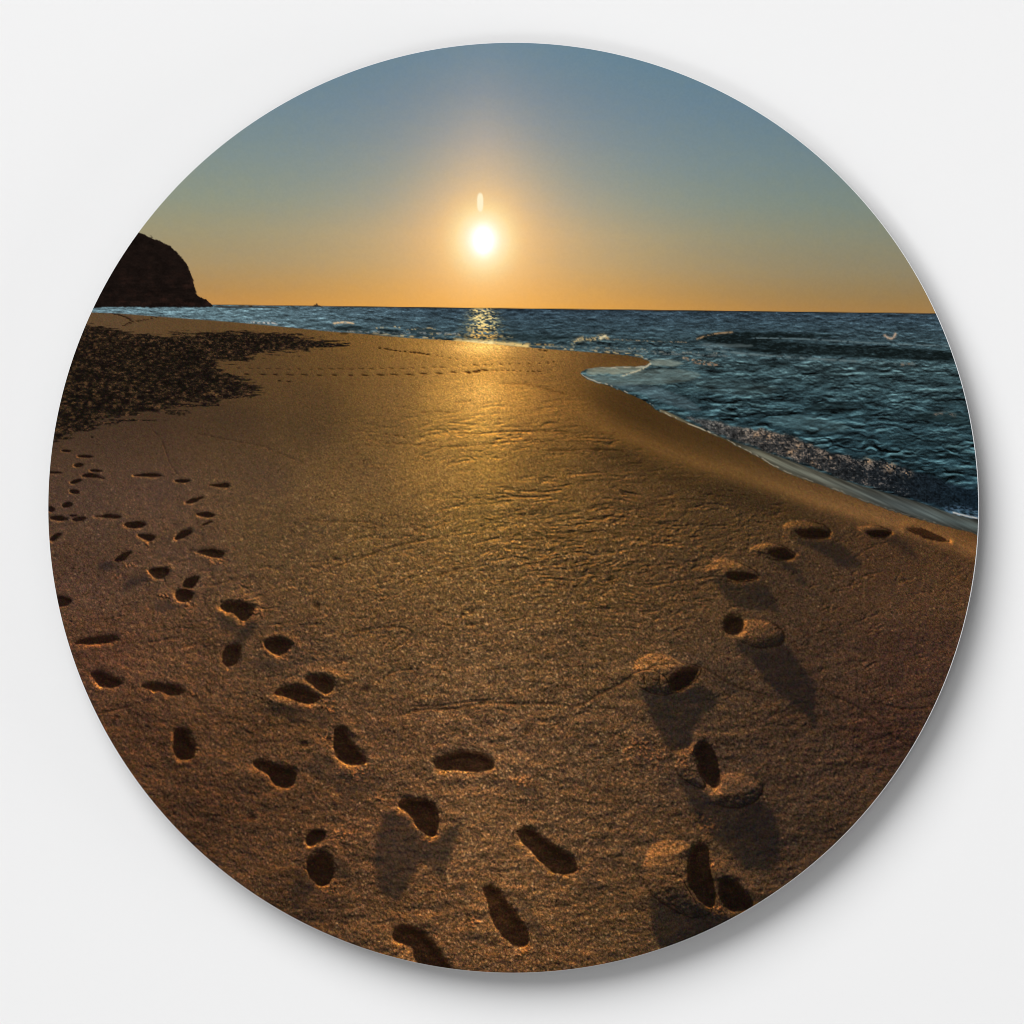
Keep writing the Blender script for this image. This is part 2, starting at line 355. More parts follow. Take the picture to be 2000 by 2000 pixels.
rough = np.clip(rough, 0, 1) * (1 - berm)
slope = -0.28
ls = fbm((wx + slope * wy) / 42, (wy - slope * wx) / 5.5, 221, 4, .6)
lfz = np.exp(-((PX - 520) / 420) ** 2 - ((PY - 1180) / 190) ** 2)
def grooves(n, width, mask_n, lo=-.1, hi=.35):
    return -np.clip(1 - np.abs(n) / width, 0, 1) * sm(lo, hi, mask_n)
mk1 = fbm(PX / 60, PY / 22, 611, 3); mk2 = fbm(PX / 48, PY / 18, 612, 3)
fan2 = fbm(np.arctan2(wy - 1900, wx - 1250) * 9, t_arc / 9.0, 213, 3, .5)
Hf += rough * (fan * .8 + ls * .5 + 3.2 * grooves(fan2, .12, mk1) + 2.3 * grooves(fan + .2 * ls, .09, mk2)) * 1.3
ls2 = fbm((wx + slope * wy) / 60, (wy - slope * wx) / 9, 223, 3, .5)
Hf += (lfz * 1.0 + .35 * rough) * 2.9 * grooves(ls2, .10, mk2, -.05, .25)
mz = sm(900, 1100, PY) * (1 - sm(1350, 1600, PY)) * (1 - berm)
Hf += mz * 2.2 * grooves(fbm((wx - .3 * wy) / 50, (wy + .3 * wx) / 11, 224, 3, .5), .08, -mk1, .05, .35)
Hf += lfz * ls * .75
lumps = fbm(PX / 26, PY / 14, 231, 4, .6)
Hf += lumps * (.40 + 1.2 * sm(1350, 1750, PY)) * (1 - berm) * sm(820, 1000, PY) * 1.1
Hf += fbm(PX / 60, PY / 24, 232, 3) * 3.2 * sm(1050, 1400, PY) * (1 - berm)
Hf += fbm(PX / 24, PY / 11, 233, 3) * 1.3 * sm(1150, 1500, PY) * (1 - berm) * (.6 + .8 * sm(-.2, .3, vnoise(PX / 120, PY / 70, 234)))
# horizontal ripples, lower right
rp = fbm((PX + .25 * PY) / 60, (PY - .12 * PX) / 6.5, 241, 4, .6)
rz = sm(1350, 1650, PX) * sm(1080, 1300, PY)
Hf += rp * rz * .8
# scattered clods and pits
clod = vnoise(wx / 9, wy / 6, 251)
Hf += np.clip(clod - .45, 0, 1) * 5 * rough * sm(950, 1050, PY)
Hf -= np.clip(vnoise(wx / 11, wy / 7, 252) - .55, 0, 1) * 7 * (lfz * .7 + rough * .6) * sm(950, 1000, PY)

MASKS = []                                  # (name, window, distance) of every footprint: they become parts
darken = np.zeros_like(PX)                  # how deep in a footprint's hollow
shadow = np.zeros_like(PX)                  # long shadows drawn in the picture
glow = np.zeros_like(PX)
edge_n = 1.4 * vnoise(PX / 13.0, PY / 10.0, 260) + 1.0 * vnoise(PX / 5.0, PY / 4.0, 261) + .7 * vnoise(PX / 2.4, PY / 2.2, 262)
burst = vnoise(PX / 16.0, PY / 14.0, 263)

rimlit = np.zeros_like(PX)
def hollow(pts, depth=5.0, wall=7.0, dark=.86, rim=1.0, en=1.0, part=True):
    p = np.array(pts)
    sz = math.sqrt(abs(np.ptp(p[:, 0]) * np.ptp(p[:, 1])))
    wl = min(wall, max(1.6, sz * .16))
    w, d = sdf(pts, 22, 2)
    if d.size == 0 or min(d.shape) < 3:
        return
    d = d + edge_n[w] * min(1.0, sz / 45) * 1.0 * en
    ds = blur(d, 1)
    gy_, gx_ = np.gradient(ds, STEP)
    gd = gx_ * dirx[w] + gy_ * diry[w]        # <0 at the far wall, >0 at the near wall
    big = min(1.0, sz / 40)
    Hf[w] -= depth * .45 * big * sm(-wl * .8, wl * .6, d)
    Hf[w] += rim * big * np.exp(-((d + wl * 1.2) / (wl * 1.3)) ** 2)
    inside = sm(-1.3 - wl * .22 * np.clip(-gd, 0, 1), 1.3 + wl * .10, d)
    band = np.exp(-(np.clip(d - 2 * burst[w], 0, 99) / (wl * 1.7)) ** 2.2)
    t = dark - .03 + .22 * band * np.clip(-gd * 1.3, 0, 1) - .10 * band * np.clip(gd, 0, 1) + .05 * burst[w]
    if sz > 38:
        fw = blur(np.clip(-gd * 1.25, 0, 1).astype(np.float32), 2)
        q = d / wl
        tf = np.interp(q, [0, .5, 1.0, 1.7, 2.8], [.50, .72, .93, .99, .84])
        t = (.82 + .05 * burst[w]) * (1 - fw) + tf * fw
    elif sz < 30: t = t * 0 + .9
    darken[w] = np.maximum(darken[w], np.clip(t, 0, 1) * inside)
    rl = (np.exp(-((d + 1.2) / 1.5) ** 2) * .8 + .45 * np.exp(-((d + 1.5 + .05 * sz) / (1.3 + .05 * sz)) ** 2)) * np.clip(gd * 1.2 - .15, 0, 1) * sm(-.7, .5, burst[w] + .3 * edge_n[w])
    rimlit[w] = np.maximum(rimlit[w] * (1 - inside), rl * (.72 + .40 * edge_n[w]) * (.3 + .8 * big))
    if part:
        MASKS.append((w, d))

def mound(pts, h=8.0, wall=16.0, light=0.0):
    w, d = sdf(pts, 16, 2)
    d = d + edge_n[w] * .8
    dm = max(4.0, float(d.max()))
    t = np.clip(d / (dm * .95), 0, 1)
    Hf[w] += dm * .42 * np.sin(t * math.pi / 2) + 1.2 * sm(-2.5, 2.5, d)
    ca = (PX[w] - np.mean([p[0] for p in pts])) * dirx[w] + (PY[w] - np.mean([p[1] for p in pts])) * diry[w]
    ext = max(4.0, float(np.abs(ca[d > 0]).max())) if (d > 0).any() else 4.0
    under = sm(-.05, .75, -ca / ext) * sm(-1, 3, d)
    ins_ = sm(-1.5, 2.0, d)
    shadow[w] = shadow[w] * (1 - .92 * ins_) + .50 * under * ins_
    darken[w] = np.maximum(darken[w], .72 * np.exp(-((d + .8) / 1.5) ** 2) * sm(-.35, .5, -ca / ext))
    glow[w] = np.maximum(glow[w], .30 * np.exp(-((d - 1.6) / 1.4) ** 2) * sm(.1, .8, ca / ext))
    crk = np.clip(1 - np.abs(fbm(PX[w] / 17, PY[w] / 13, 265, 2)) / .05, 0, 1) * sm(3, 8, d) * sm(0, .3, vnoise(PX[w] / 20, PY[w] / 18, 266))
    darken[w] = np.maximum(darken[w], .5 * crk)
    MB = fbm(PX[w] / 9, PY[w] / 7, 261, 3)
    Hf[w] += MB * 1.1 * (d > 0)
    if light:
        glow[w] = np.maximum(glow[w], light * .6 * sm(-2, 6, d))

def shade_poly(pts, k=.5, soft=7.0):
    w, d = sdf(pts, 22, 2)
    shadow[w] = np.maximum(shadow[w], k * sm(-soft, soft, d + edge_n[w] * 1.2))

def ell(c, rx, ry, t=0):
    t = math.radians(t)
    return [(c[0] + rx * math.cos(a) * math.cos(t) - ry * math.sin(a) * math.sin(t),
             c[1] + rx * math.cos(a) * math.sin(t) + ry * math.sin(a) * math.cos(t)) for a in np.linspace(0, 2 * math.pi, 11)[:-1]]

# shadows first
for pts, k in [
    (A([(335, 825), (400, 795), (490, 815), (450, 840), (380, 862)]), .7),
    (A([(490, 985), (530, 910), (590, 880), (660, 890), (690, 905), (600, 935), (540, 970)]), .75),
    (A([(690, 1050), (760, 1040), (860, 1060), (880, 1090), (760, 1110), (680, 1090)]), .6),
    (A([(1060, 1140), (1100, 1110), (1210, 1185), (1180, 1235), (1100, 1210)]), .6),
    (A([(1180, 1250), (1230, 1170), (1320, 1170), (1310, 1230), (1220, 1300), (1160, 1310)]), .8),
    (A([(1020, 830), (1080, 820), (1080, 850), (1040, 860)]), .5),
    (A([(720, 660), (790, 655), (800, 680), (740, 690)]), .4),
    (Cc([(1180, 560), (1340, 545), (1480, 560), (1680, 560), (1640, 600), (1560, 620), (1535, 680), (1500, 610), (1400, 600), (1370, 650), (1330, 590), (1230, 590)]), .62),
    (Cc([(1100, 260), (1250, 260), (1400, 250), (1420, 280), (1300, 330), (1200, 350), (1140, 310)]), .45),
    (Cc([(1450, 880), (1500, 820), (1590, 850), (1660, 900), (1850, 920), (1870, 1000), (1750, 960), (1600, 1000), (1480, 960)]), .5),
    (Cc([(1340, 1660), (1370, 1560), (1420, 1480), (1470, 1560), (1520, 1610), (1440, 1680), (1380, 1740)]), .5),
    (Cc([(1600, 1430), (1680, 1450), (1700, 1530), (1620, 1560)]), .5),
    (Cc([(1740, 430), (1790, 410), (1850, 420), (1800, 455)]), .6),
    (Cc([(1420, 260), (1480, 255), (1500, 290), (1440, 295)]), .5),
    (D([(270, 930), (280, 800), (310, 690), (350, 620), (440, 620), (480, 680), (560, 770), (640, 790), (700, 720), (800, 680), (760, 780), (720, 900), (680, 1000), (640, 1000), (600, 920), (540, 900), (500, 1010), (440, 1120), (370, 1150), (300, 1080)]), .8),
    (D([(1010, 440), (1150, 450), (1280, 500), (1250, 530), (1100, 510)]), .5),
    (D([(1480, 950), (1560, 1010), (1640, 1090), (1560, 1080), (1490, 1010)]), .5),
    (D([(100, 380), (300, 390), (330, 440), (240, 520), (130, 560), (20, 480)]), .45),
    (D([(1050, 1080), (1130, 1090), (1200, 1180), (1290, 1330), (1220, 1360), (1140, 1230)]), .5),
    (D([(780, 1040), (820, 1040), (820, 1110), (790, 1110)]), .6),
    (D([(840, 1270), (880, 1300), (930, 1380), (880, 1400), (800, 1340)]), .4),
    (B([(940, 195), (1120, 190), (1220, 250), (1310, 310), (1290, 345), (1190, 350), (1100, 280), (1000, 230)]), .8),
    (B([(1400, 190), (1470, 175), (1540, 220), (1600, 300), (1555, 295), (1480, 240)]), .6),
    (B([(1600, 185), (1740, 200), (1860, 270), (1800, 250), (1700, 215)]), .5),
    (B([(780, 290), (920, 305), (970, 370), (1020, 445), (970, 420), (880, 340)]), .65),
    (B([(500, 395), (600, 430), (770, 405), (820, 460), (850, 530), (870, 600), (830, 570), (760, 555), (690, 570), (610, 530), (550, 450)]), .8),
    (B([(620, 720), (800, 775), (910, 735), (960, 830), (1010, 900), (1060, 960), (1050, 1060), (1060, 1190), (1010, 1130), (930, 1050), (860, 1010), (800, 960), (730, 840), (660, 790)]), .85),
    (B([(120, 950), (200, 1010), (340, 1000), (420, 960), (500, 990), (550, 1040), (520, 1090), (440, 1140), (400, 1220), (430, 1290), (320, 1300), (260, 1270), (220, 1180), (160, 1060)]), .9),
    (B([(480, 890), (600, 950), (820, 1010), (1080, 960), (1090, 1000), (900, 1060), (760, 1020), (600, 1000)]), .4),
    (E([(380, 340), (440, 370), (520, 450), (600, 490), (700, 530), (830, 490), (900, 570), (930, 700), (900, 840), (820, 860), (740, 850), (660, 760), (560, 680), (500, 620), (460, 520), (400, 430)]), .85),
    (E([(220, 960), (330, 1040), (440, 1100), (560, 1080), (650, 1100), (700, 1140), (500, 1220), (290, 1290), (250, 1150)]), .85),
    (E([(150, 160), (230, 120), (260, 230), (220, 340), (170, 330)]), .35),
    (B([(1100, 740), (1300, 760), (1520, 770), (1500, 790), (1250, 785)]), .3),
]:
    shade_poly(pts, k)

# right-hand trail: heaped prints
RIGHT = 'r'
mound(B([(880, 130), (905, 108), (960, 98), (1040, 103), (1100, 122), (1135, 165), (1120, 192), (1000, 192), (940, 175), (900, 155)]), 6, 12, .15)
hollow(B([(930, 150), (1000, 140), (1080, 135), (1135, 168), (1122, 190), (1050, 192), (985, 188)]))
mound(B([(1262, 130), (1320, 122), (1400, 132), (1460, 158), (1420, 188), (1340, 188), (1290, 160)]), 4, 9)
hollow(B([(1310, 155), (1360, 148), (1430, 150), (1460, 162), (1420, 187), (1345, 187)]))
hollow(B([(1525, 148), (1580, 130), (1660, 152), (1720, 185), (1770, 215), (1690, 208), (1590, 180)]))
mound(B([(700, 250), (750, 222), (850, 218), (920, 255), (955, 285), (900, 305), (840, 302), (740, 280)]), 5, 10, .1)
hollow(B([(790, 255), (850, 235), (890, 240), (935, 270), (950, 288), (900, 305), (840, 300)]))
mound(B([(468, 362), (500, 315), (560, 300), (640, 310), (700, 340), (765, 385), (740, 405), (660, 422), (560, 410), (490, 385)]), 8, 14, .2)
hollow(B([(580, 385), (620, 362), (680, 366), (765, 390), (720, 405), (660, 420), (610, 410)]))
mound(B([(675, 625), (720, 612), (790, 618), (850, 650), (892, 690), (885, 740), (800, 768), (700, 748), (620, 712), (660, 690)]), 8, 14, .22)
hollow(B([(565, 645), (580, 605), (620, 595), (665, 600), (682, 640), (670, 690), (630, 702), (585, 690)]), dark=.95)
mound(B([(92, 880), (120, 825), (190, 795), (280, 800), (340, 845), (440, 860), (460, 890), (400, 960), (320, 1002), (240, 1012), (150, 985), (110, 930)]), 11, 22, .25)
hollow(B([(282, 915), (330, 880), (380, 862), (450, 862), (430, 920), (385, 970), (310, 1000), (288, 965)]), dark=.95)
mound(E([(362, 290), (370, 240), (410, 222), (440, 225), (455, 190), (500, 178), (480, 280), (500, 360), (540, 430), (480, 420), (390, 360)]), 7, 12, .25)
mound(E([(610, 345), (720, 348), (800, 378), (832, 410), (820, 480), (720, 532), (600, 522), (540, 470), (580, 430)]), 7, 18, .15)
hollow(E([(470, 240), (500, 185), (540, 180), (575, 215), (600, 285), (616, 360), (595, 430), (560, 425), (505, 365), (490, 300)]), dark=.96)
mound(E([(195, 860), (215, 780), (260, 712), (330, 695), (420, 703), (470, 740), (440, 800), (450, 860), (500, 960), (580, 1060), (520, 1100), (440, 1105), (340, 1050), (225, 965)]), 11, 24, .35)
hollow(E([(445, 770), (470, 715), (510, 705), (555, 745), (552, 830), (575, 920), (592, 1000), (570, 1060), (510, 1030), (455, 970), (425, 890)]), dark=.97)
hollow(E([(600, 900), (660, 895), (730, 945), (800, 1035), (720, 1080), (640, 1070), (595, 1000)]), dark=.75, part=False)

# left and middle trails
for pts in [
    A([(120, 122), (150, 117), (192, 128), (160, 136), (130, 132)]), A(ell((272, 160), 52, 9, 3)), A(ell((230, 213), 30, 13, -5)), A(ell((335, 247), 40, 9, 5)),
    A([(240, 280), (270, 262), (330, 265), (375, 288), (395, 302), (330, 292), (270, 290)]), A(ell((80, 258), 50, 7, 2)), A(ell((213, 312), 38, 13, -16)),
    A(ell((205, 375), 34, 14, 10)), A(ell((160, 455), 37, 17, -10)), A(ell((60, 480), 26, 18, 20)), A(ell((108, 537), 58, 16, 4)), A(ell((197, 520), 26, 8)), A(ell((230, 541), 46, 16, -6)),
    A([(310, 526), (360, 518), (400, 509), (470, 515), (492, 532), (460, 543), (400, 536)]),
    A([(500, 572), (530, 556), (590, 552), (650, 570), (620, 590), (570, 601), (520, 592)]),
    A([(583, 635), (635, 630), (690, 638), (702, 660), (665, 682), (628, 665), (600, 652)]),
    A([(812, 665), (828, 630), (868, 606), (925, 603), (915, 632), (870, 655), (835, 670)]),
    A([(937, 510), (972, 499), (1040, 500), (1068, 520), (1040, 535), (1000, 531), (960, 522)]),
    A([(938, 742), (980, 727), (1060, 724), (1125, 745), (1100, 775), (1063, 784), (1000, 760)]),
    A([(875, 447), (902, 420), (960, 405), (1002, 403), (965, 430), (920, 445)]),
    A([(1008, 335), (1075, 325), (1140, 321), (1150, 345), (1120, 354), (1060, 346)]),
    A([(803, 308), (850, 297), (915, 303), (890, 320), (840, 323)]),
    A([(548, 277), (620, 262), (700, 261), (750, 280), (700, 286), (620, 284)]),
    A([(437, 797), (468, 765), (520, 740), (560, 738), (532, 765), (515, 792), (480, 806)]),
    A([(648, 855), (680, 840), (760, 836), (785, 860), (755, 897), (710, 912), (680, 890)]),
    A([(858, 955), (868, 915), (910, 892), (968, 888), (952, 925), (930, 960), (890, 962)]),
    A([(813, 985), (850, 962), (905, 970), (935, 1000), (908, 1042), (860, 1052), (820, 1032)]),
    A([(1082, 1065), (1120, 1040), (1200, 1036), (1275, 1050), (1305, 1085), (1275, 1142), (1222, 1168), (1180, 1120), (1110, 1098)]),
    A([(1098, 1395), (1108, 1330), (1150, 1303), (1224, 1298), (1218, 1380), (1182, 1442), (1120, 1444)]),
    A([(1345, 1300), (1390, 1262), (1450, 1255), (1505, 1275), (1540, 1305), (1495, 1358), (1450, 1374), (1400, 1355)]),
    A([(80, 1005), (150, 1008), (202, 1040), (160, 1072), (90, 1082)]),
    A([(178, 1302), (250, 1270), (350, 1255), (440, 1246), (480, 1275), (430, 1297), (330, 1302), (220, 1306)]),
    A(ell((1012, 566), 36, 8, -22)),
    A([(45, 670), (80, 630), (132, 624), (110, 650), (80, 678)]),
    Cc([(158, 350), (205, 328), (250, 343), (330, 368), (374, 395), (330, 432), (260, 438), (212, 412)]),
    Cc([(458, 430), (488, 398), (560, 405), (680, 413), (738, 445), (712, 477), (640, 483), (590, 457), (520, 445)]),
    Cc([(1248, 472), (1268, 438), (1340, 420), (1430, 427), (1525, 470), (1540, 502), (1480, 532), (1400, 522), (1325, 485)]),
    Cc([(1418, 375), (1468, 353), (1560, 353), (1613, 390), (1603, 452), (1562, 472), (1510, 450), (1460, 402)]),
    Cc([(653, 682), (688, 658), (748, 664), (757, 720), (803, 780), (788, 842), (737, 864), (680, 852), (653, 800), (660, 742)]),
    Cc([(1118, 872), (1163, 843), (1232, 863), (1292, 888), (1372, 898), (1393, 950), (1372, 1012), (1300, 1028), (1238, 992), (1224, 942), (1150, 912)]),
    Cc([(1602, 672), (1638, 648), (1682, 668), (1702, 730), (1762, 800), (1815, 862), (1782, 888), (1700, 888), (1640, 862), (1600, 800), (1607, 722)]),
    Cc([(1438, 1312), (1478, 1273), (1552, 1268), (1562, 1320), (1500, 1357), (1450, 1372)]),
    Cc([(1448, 1432), (1498, 1410), (1562, 1388), (1613, 1450), (1603, 1552), (1562, 1608), (1490, 1592), (1443, 1522)]),
    D([(617, 312), (680, 283), (780, 248), (882, 260), (952, 285), (993, 342), (962, 382), (850, 386), (740, 376), (650, 372), (622, 345)]),
    D([(408, 560), (450, 533), (530, 538), (602, 545), (653, 600), (664, 690), (642, 762), (600, 767), (550, 737), (508, 680), (468, 620), (418, 592)]),
    D([(1115, 748), (1140, 713), (1200, 708), (1302, 788), (1422, 858), (1484, 930), (1462, 982), (1380, 993), (1308, 972), (1218, 872), (1138, 792)]),
    D([(905, 1070), (940, 1042), (1002, 1058), (1052, 1130), (1133, 1230), (1194, 1330), (1183, 1412), (1120, 1424), (1038, 1372), (968, 1270), (938, 1150)]),
    D([(377, 1332), (400, 1288), (472, 1278), (562, 1318), (642, 1398), (722, 1520), (740, 1560), (560, 1550), (508, 1490), (498, 1420), (440, 1402), (388, 1380)]),
]:
    hollow(pts)
# lit arcs of pushed-up sand behind the deeper prints
for pts, h in [(A([(1330, 1300), (1350, 1250), (1440, 1230), (1540, 1250), (1600, 1310), (1570, 1350), (1520, 1310), (1460, 1262), (1400, 1268)]), 5),
               (Cc([(1400, 370), (1440, 325), (1540, 310), (1640, 335), (1720, 390), (1650, 410), (1600, 380), (1540, 352), (1460, 355)]), 5),
               (Cc([(1320, 405), (1380, 378), (1440, 390), (1520, 440), (1570, 490), (1520, 470), (1430, 425), (1340, 420)]), 4),
               (A([(1060, 1040), (1150, 1010), (1290, 1015), (1350, 1060), (1320, 1090), (1240, 1045), (1120, 1040)]), 4),
               (Cc([(1240, 520), (1200, 490), (1240, 480), (1330, 500), (1350, 545), (1300, 545)]), 3),
               (Cc([(1100, 1150), (1130, 1130), (1175, 1140), (1160, 1175), (1115, 1180)]), 4),
               (D([(380, 590), (340, 600), (310, 660), (400, 630), (470, 640), (530, 720), (570, 780), (590, 760), (520, 690), (450, 610)]), 3),
               (A([(620, 1000 - 160), (700, 820), (800, 830), (820, 860), (790, 850), (700, 836)]), 3),
               (A([(700, 985), (760, 960), (815, 975), (820, 1040), (760, 1040), (700, 1020)]), 4),
               (Cc([(1430, 1380), (1520, 1355), (1600, 1340), (1660, 1380), (1640, 1400), (1560, 1385), (1480, 1400)]), 4),
               (Cc([(1650, 640), (1740, 660), (1780, 720), (1740, 740), (1690, 700)]), 4),
               (E([(560, 790), (640, 800), (760, 900), (830, 1000), (800, 1030), (720, 940), (640, 890), (590, 900)]), 5)]:
    w, d = sdf(pts, 14, 2)
    Hf[w] += h * .8 * sm(-7, 12, d)
    glow[w] = np.maximum(glow[w], .12 * sm(-4, 8, d))
cr = np.clip(vnoise(PX / 3.0, PY / 2.6, 281) + .6 * vnoise(PX / 6, PY / 5, 282) - .1, 0, 1)
crumb = np.zeros_like(PX)
Hf += blur(rng.randn(*PX.shape).astype(np.float32), 2) * 1.15 * sm(350, 900, V) * (1 - berm)
Hf += fbm(PX / 9, PY / 6, 283, 3) * 1.2 * sm(450, 950, V) * (1 - berm)
for (x, y), r in [(A([(640, 700)])[0], 16), (A([(1070, 800)])[0], 18), (A([(550, 820)])[0], 14), (A([(460, 885)])[0], 9), (A([(750, 1010)])[0], 18), (A([(880, 1060)])[0], 24), (A([(1300, 1110)])[0], 22), (A([(1480, 1385)])[0], 26), (A([(1230, 1180)])[0], 12),
                  (Cc([(1570, 545)])[0], 36), (Cc([(1480, 550)])[0], 16), (Cc([(770, 480)])[0], 14), (Cc([(1740, 910)])[0], 44), (Cc([(1560, 730)])[0], 22), (Cc([(1580, 1610)])[0], 24), (Cc([(780, 790)])[0], 12), (Cc([(1650, 1300)])[0], 30),
                  (D([(330, 540)])[0], 22), (D([(150, 370)])[0], 44), (D([(600, 775)])[0], 24), (D([(1130, 440)])[0], 24), (D([(1500, 950)])[0], 18), (D([(1150, 1450)])[0], 24), (D([(1090, 1430)])[0], 16), (D([(850, 1270)])[0], 24), (D([(460, 1440)])[0], 20), (D([(420, 620)])[0], 14),
                  (E([(600, 430)])[0], 24), (E([(440, 240)])[0], 22), (E([(400, 290)])[0], 16), (E([(460, 350)])[0], 16), (E([(600, 1060)])[0], 26), (E([(570, 830)])[0], 20), (E([(200, 230)])[0], 60), (E([(530, 620)])[0], 30), (B([(680, 410)])[0], 22), (B([(880, 190)])[0], 14), (B([(700, 690)])[0], 18), (B([(110, 880)])[0], 12)]:
    w = window(np.array([[x, y]]), r * 2)
    q = np.hypot(PX[w] - x, (PY[w] - y) * 1.5) / r
    m = np.exp(-q ** 2 * 1.5)
    crumb[w] = np.maximum(crumb[w], m)
Hf += crumb * (cr - .3) * 5.0
# small pits
for p, r in [(Cc([(590, 635)])[0], 6), (Cc([(325, 605)])[0], 6), (Cc([(1030, 700)])[0], 4), (Cc([(915, 570)])[0], 4), (Cc([(1425, 765)])[0], 9), (Cc([(670, 1175)])[0], 6), (Cc([(1575, 737)])[0], 7), (Cc([(1400, 1290)])[0], 5), (Cc([(1120, 1200)])[0], 8), (Cc([(1180, 190)])[0], 3), (D([(1175, 150)])[0], 5), (F([(1140, 447)])[0], 4), (F([(940, 662)])[0], 3), (F([(1055, 928)])[0], 4), (F([(1380, 945)])[0], 4), (F([(710, 1090)])[0], 5), (F([(890, 1090)])[0], 8), (F([(840, 1105)])[0], 4), (F([(890, 1160)])[0], 6), (F([(980, 1305)])[0], 5), (F([(1270, 942)])[0], 6), (F([(1640, 915)])[0], 8), (F([(1490, 1275)])[0], 4), (F([(320, 1500)])[0], 12), (F([(610, 930)])[0], 5), (F([(150, 808)])[0], 6), (F([(50, 1055)])[0], 8), (F([(740, 1405)])[0], 4), (F([(1270, 1220)])[0], 4), (F([(660, 858)])[0], 4), (F([(775, 900)])[0], 4)]:
    w = window(np.array([p]), r * 3)
    q = np.hypot(PX[w] - p[0], (PY[w] - p[1]) * 1.5) / r
    Hf[w] -= 3.0 * min(1, r / 6) * np.exp(-q ** 2)
    darken[w] = np.maximum(darken[w], .5 * (1 - sm(.4, 1.1, q + .3 * edge_n[w])))
# cracks on the heaps and lines scratched over the sand
def groove(pts, width=1.3, k=.7, wig=1.5, h=1.0):
    w, d = sdf(pts, 10, 2, False)
    d = np.abs(d + wig * vnoise(PX[w] / 7, PY[w] / 6, 271))
    m = np.exp(-(d / width) ** 2)
    darken[w] = np.maximum(darken[w], k * m)
    Hf[w] -= (.5 + 1.5 * sm(1000, 1250, pts[0][1])) * h * np.exp(-(d / (width * 1.5)) ** 2)
for pts in [B([(100, 900), (180, 870), (270, 910), (300, 1000)]), B([(180, 870), (230, 850), (330, 850)]), B([(150, 900), (160, 960)]), B([(240, 890), (235, 950), (250, 1005)]), B([(200, 930), (240, 940)]),
            E([(330, 1010), (360, 1040), (440, 1100)]), E([(330, 880), (400, 880), (440, 960), (490, 1040)]), E([(350, 1020), (380, 1000), (430, 1000)]), E([(560, 790), (552, 860), (570, 920)])]:
    groove(pts, 1.0, .75, .8)
for pts, wd, k in [(F([(120, 855), (300, 795), (450, 740), (560, 715), (700, 690)]), 1.8, .5), (F([(0, 590), (100, 603), (320, 600), (400, 630)]), 1.4, .4), (F([(160, 660), (280, 625), (360, 640)]), 1.2, .3), (F([(330, 690), (480, 690), (540, 700)]), 1.4, .3),
                   (F([(260, 1200), (400, 1175), (520, 1170), (575, 1205), (545, 1240), (440, 1310)]), 1.5, .45), (F([(410, 1450), (470, 1410), (560, 1400), (600, 1425), (550, 1490), (540, 1560)]), 1.6, .35),
                   (F([(520, 1640), (640, 1610), (760, 1620), (900, 1590), (1000, 1575), (1150, 1590), (1300, 1580), (1450, 1610), (1560, 1540), (1650, 1500), (1750, 1440)]), 2.2, .5),
                   (F([(560, 1600), (700, 1600), (900, 1570), (1100, 1560)]), 1.4, .35),
                   (B([(440, 850), (520, 900), (620, 965), (700, 990), (800, 1010)]), 1.6, .45), (B([(1090, 990), (1200, 1040), (1290, 1080), (1380, 1150), (1450, 1225), (1560, 1290)]), 1.6, .55), (B([(1100, 930), (1250, 960), (1400, 1060), (1520, 1090), (1640, 1080)]), 1.3, .4),
                   (B([(1440, 1225), (1500, 1250), (1580, 1250)]), 2.5, .4), (A([(370, 1165), (440, 1140), (480, 1130)]), 1.4, .4), (A([(1000, 945), (1080, 940), (1180, 905), (1290, 890)]), 1.4, .4), (A([(680, 0), (740, 60), (780, 200), (830, 270)]), 1.0, .3), (A([(950, 20), (1200, 70), (1350, 95), (1450, 140), (1600, 200)]), 1.0, .3),
                   (A([(660, 1290), (760, 1280), (880, 1250)]), 1.3, .35), (A([(800, 1340), (920, 1310), (1040, 1260)]), 1.3, .3), (A([(490, 1070), (560, 1060), (600, 1050)]), 1.2, .4), (Cc([(220, 585), (300, 565), (420, 540)]), 1.5, .5),
                   (Hh([(620, 1395), (700, 1388), (800, 1398)]), 1.4, .45), (Hh([(780, 1500), (900, 1510), (1050, 1505), (1200, 1495), (1400, 1500)]), 1.4, .4), (Hh([(770, 1580), (880, 1575), (1000, 1560), (1100, 1545)]), 1.3, .5), (Hh([(380, 1560), (520, 1560), (700, 1580), (860, 1577)]), 1.2, .4), (Hh([(1300, 1600), (1420, 1600), (1500, 1590), (1700, 1600)]), 1.8, .5), (Hh([(1180, 1240), (1300, 1270), (1400, 1300)]), 1.8, .35), (Hh([(1040, 1240), (1180, 1240)]), 1.6, .3), (Hh([(800, 1340), (880, 1332)]), 1.2, .3),
                   (K([(400, 960), (560, 950), (640, 960)]), 1.3, .5), (F([(1180, 700), (1350, 690), (1450, 670), (1560, 660)]), 2.4, .5), (F([(1560, 660), (1700, 670), (1860, 690)]), 1.5, .4), (F([(1780, 540), (1880, 500), (1930, 490)]), 1.5, .4),
                   (F([(700, 895), (800, 860), (900, 845)]), 1.6, .4), (F([(1080, 860), (1200, 830), (1300, 790)]), 1.4, .4), (F([(800, 640), (950, 600), (1100, 575), (1250, 560)]), 1.3, .35)]:
    groove(pts, wd, k * .8)
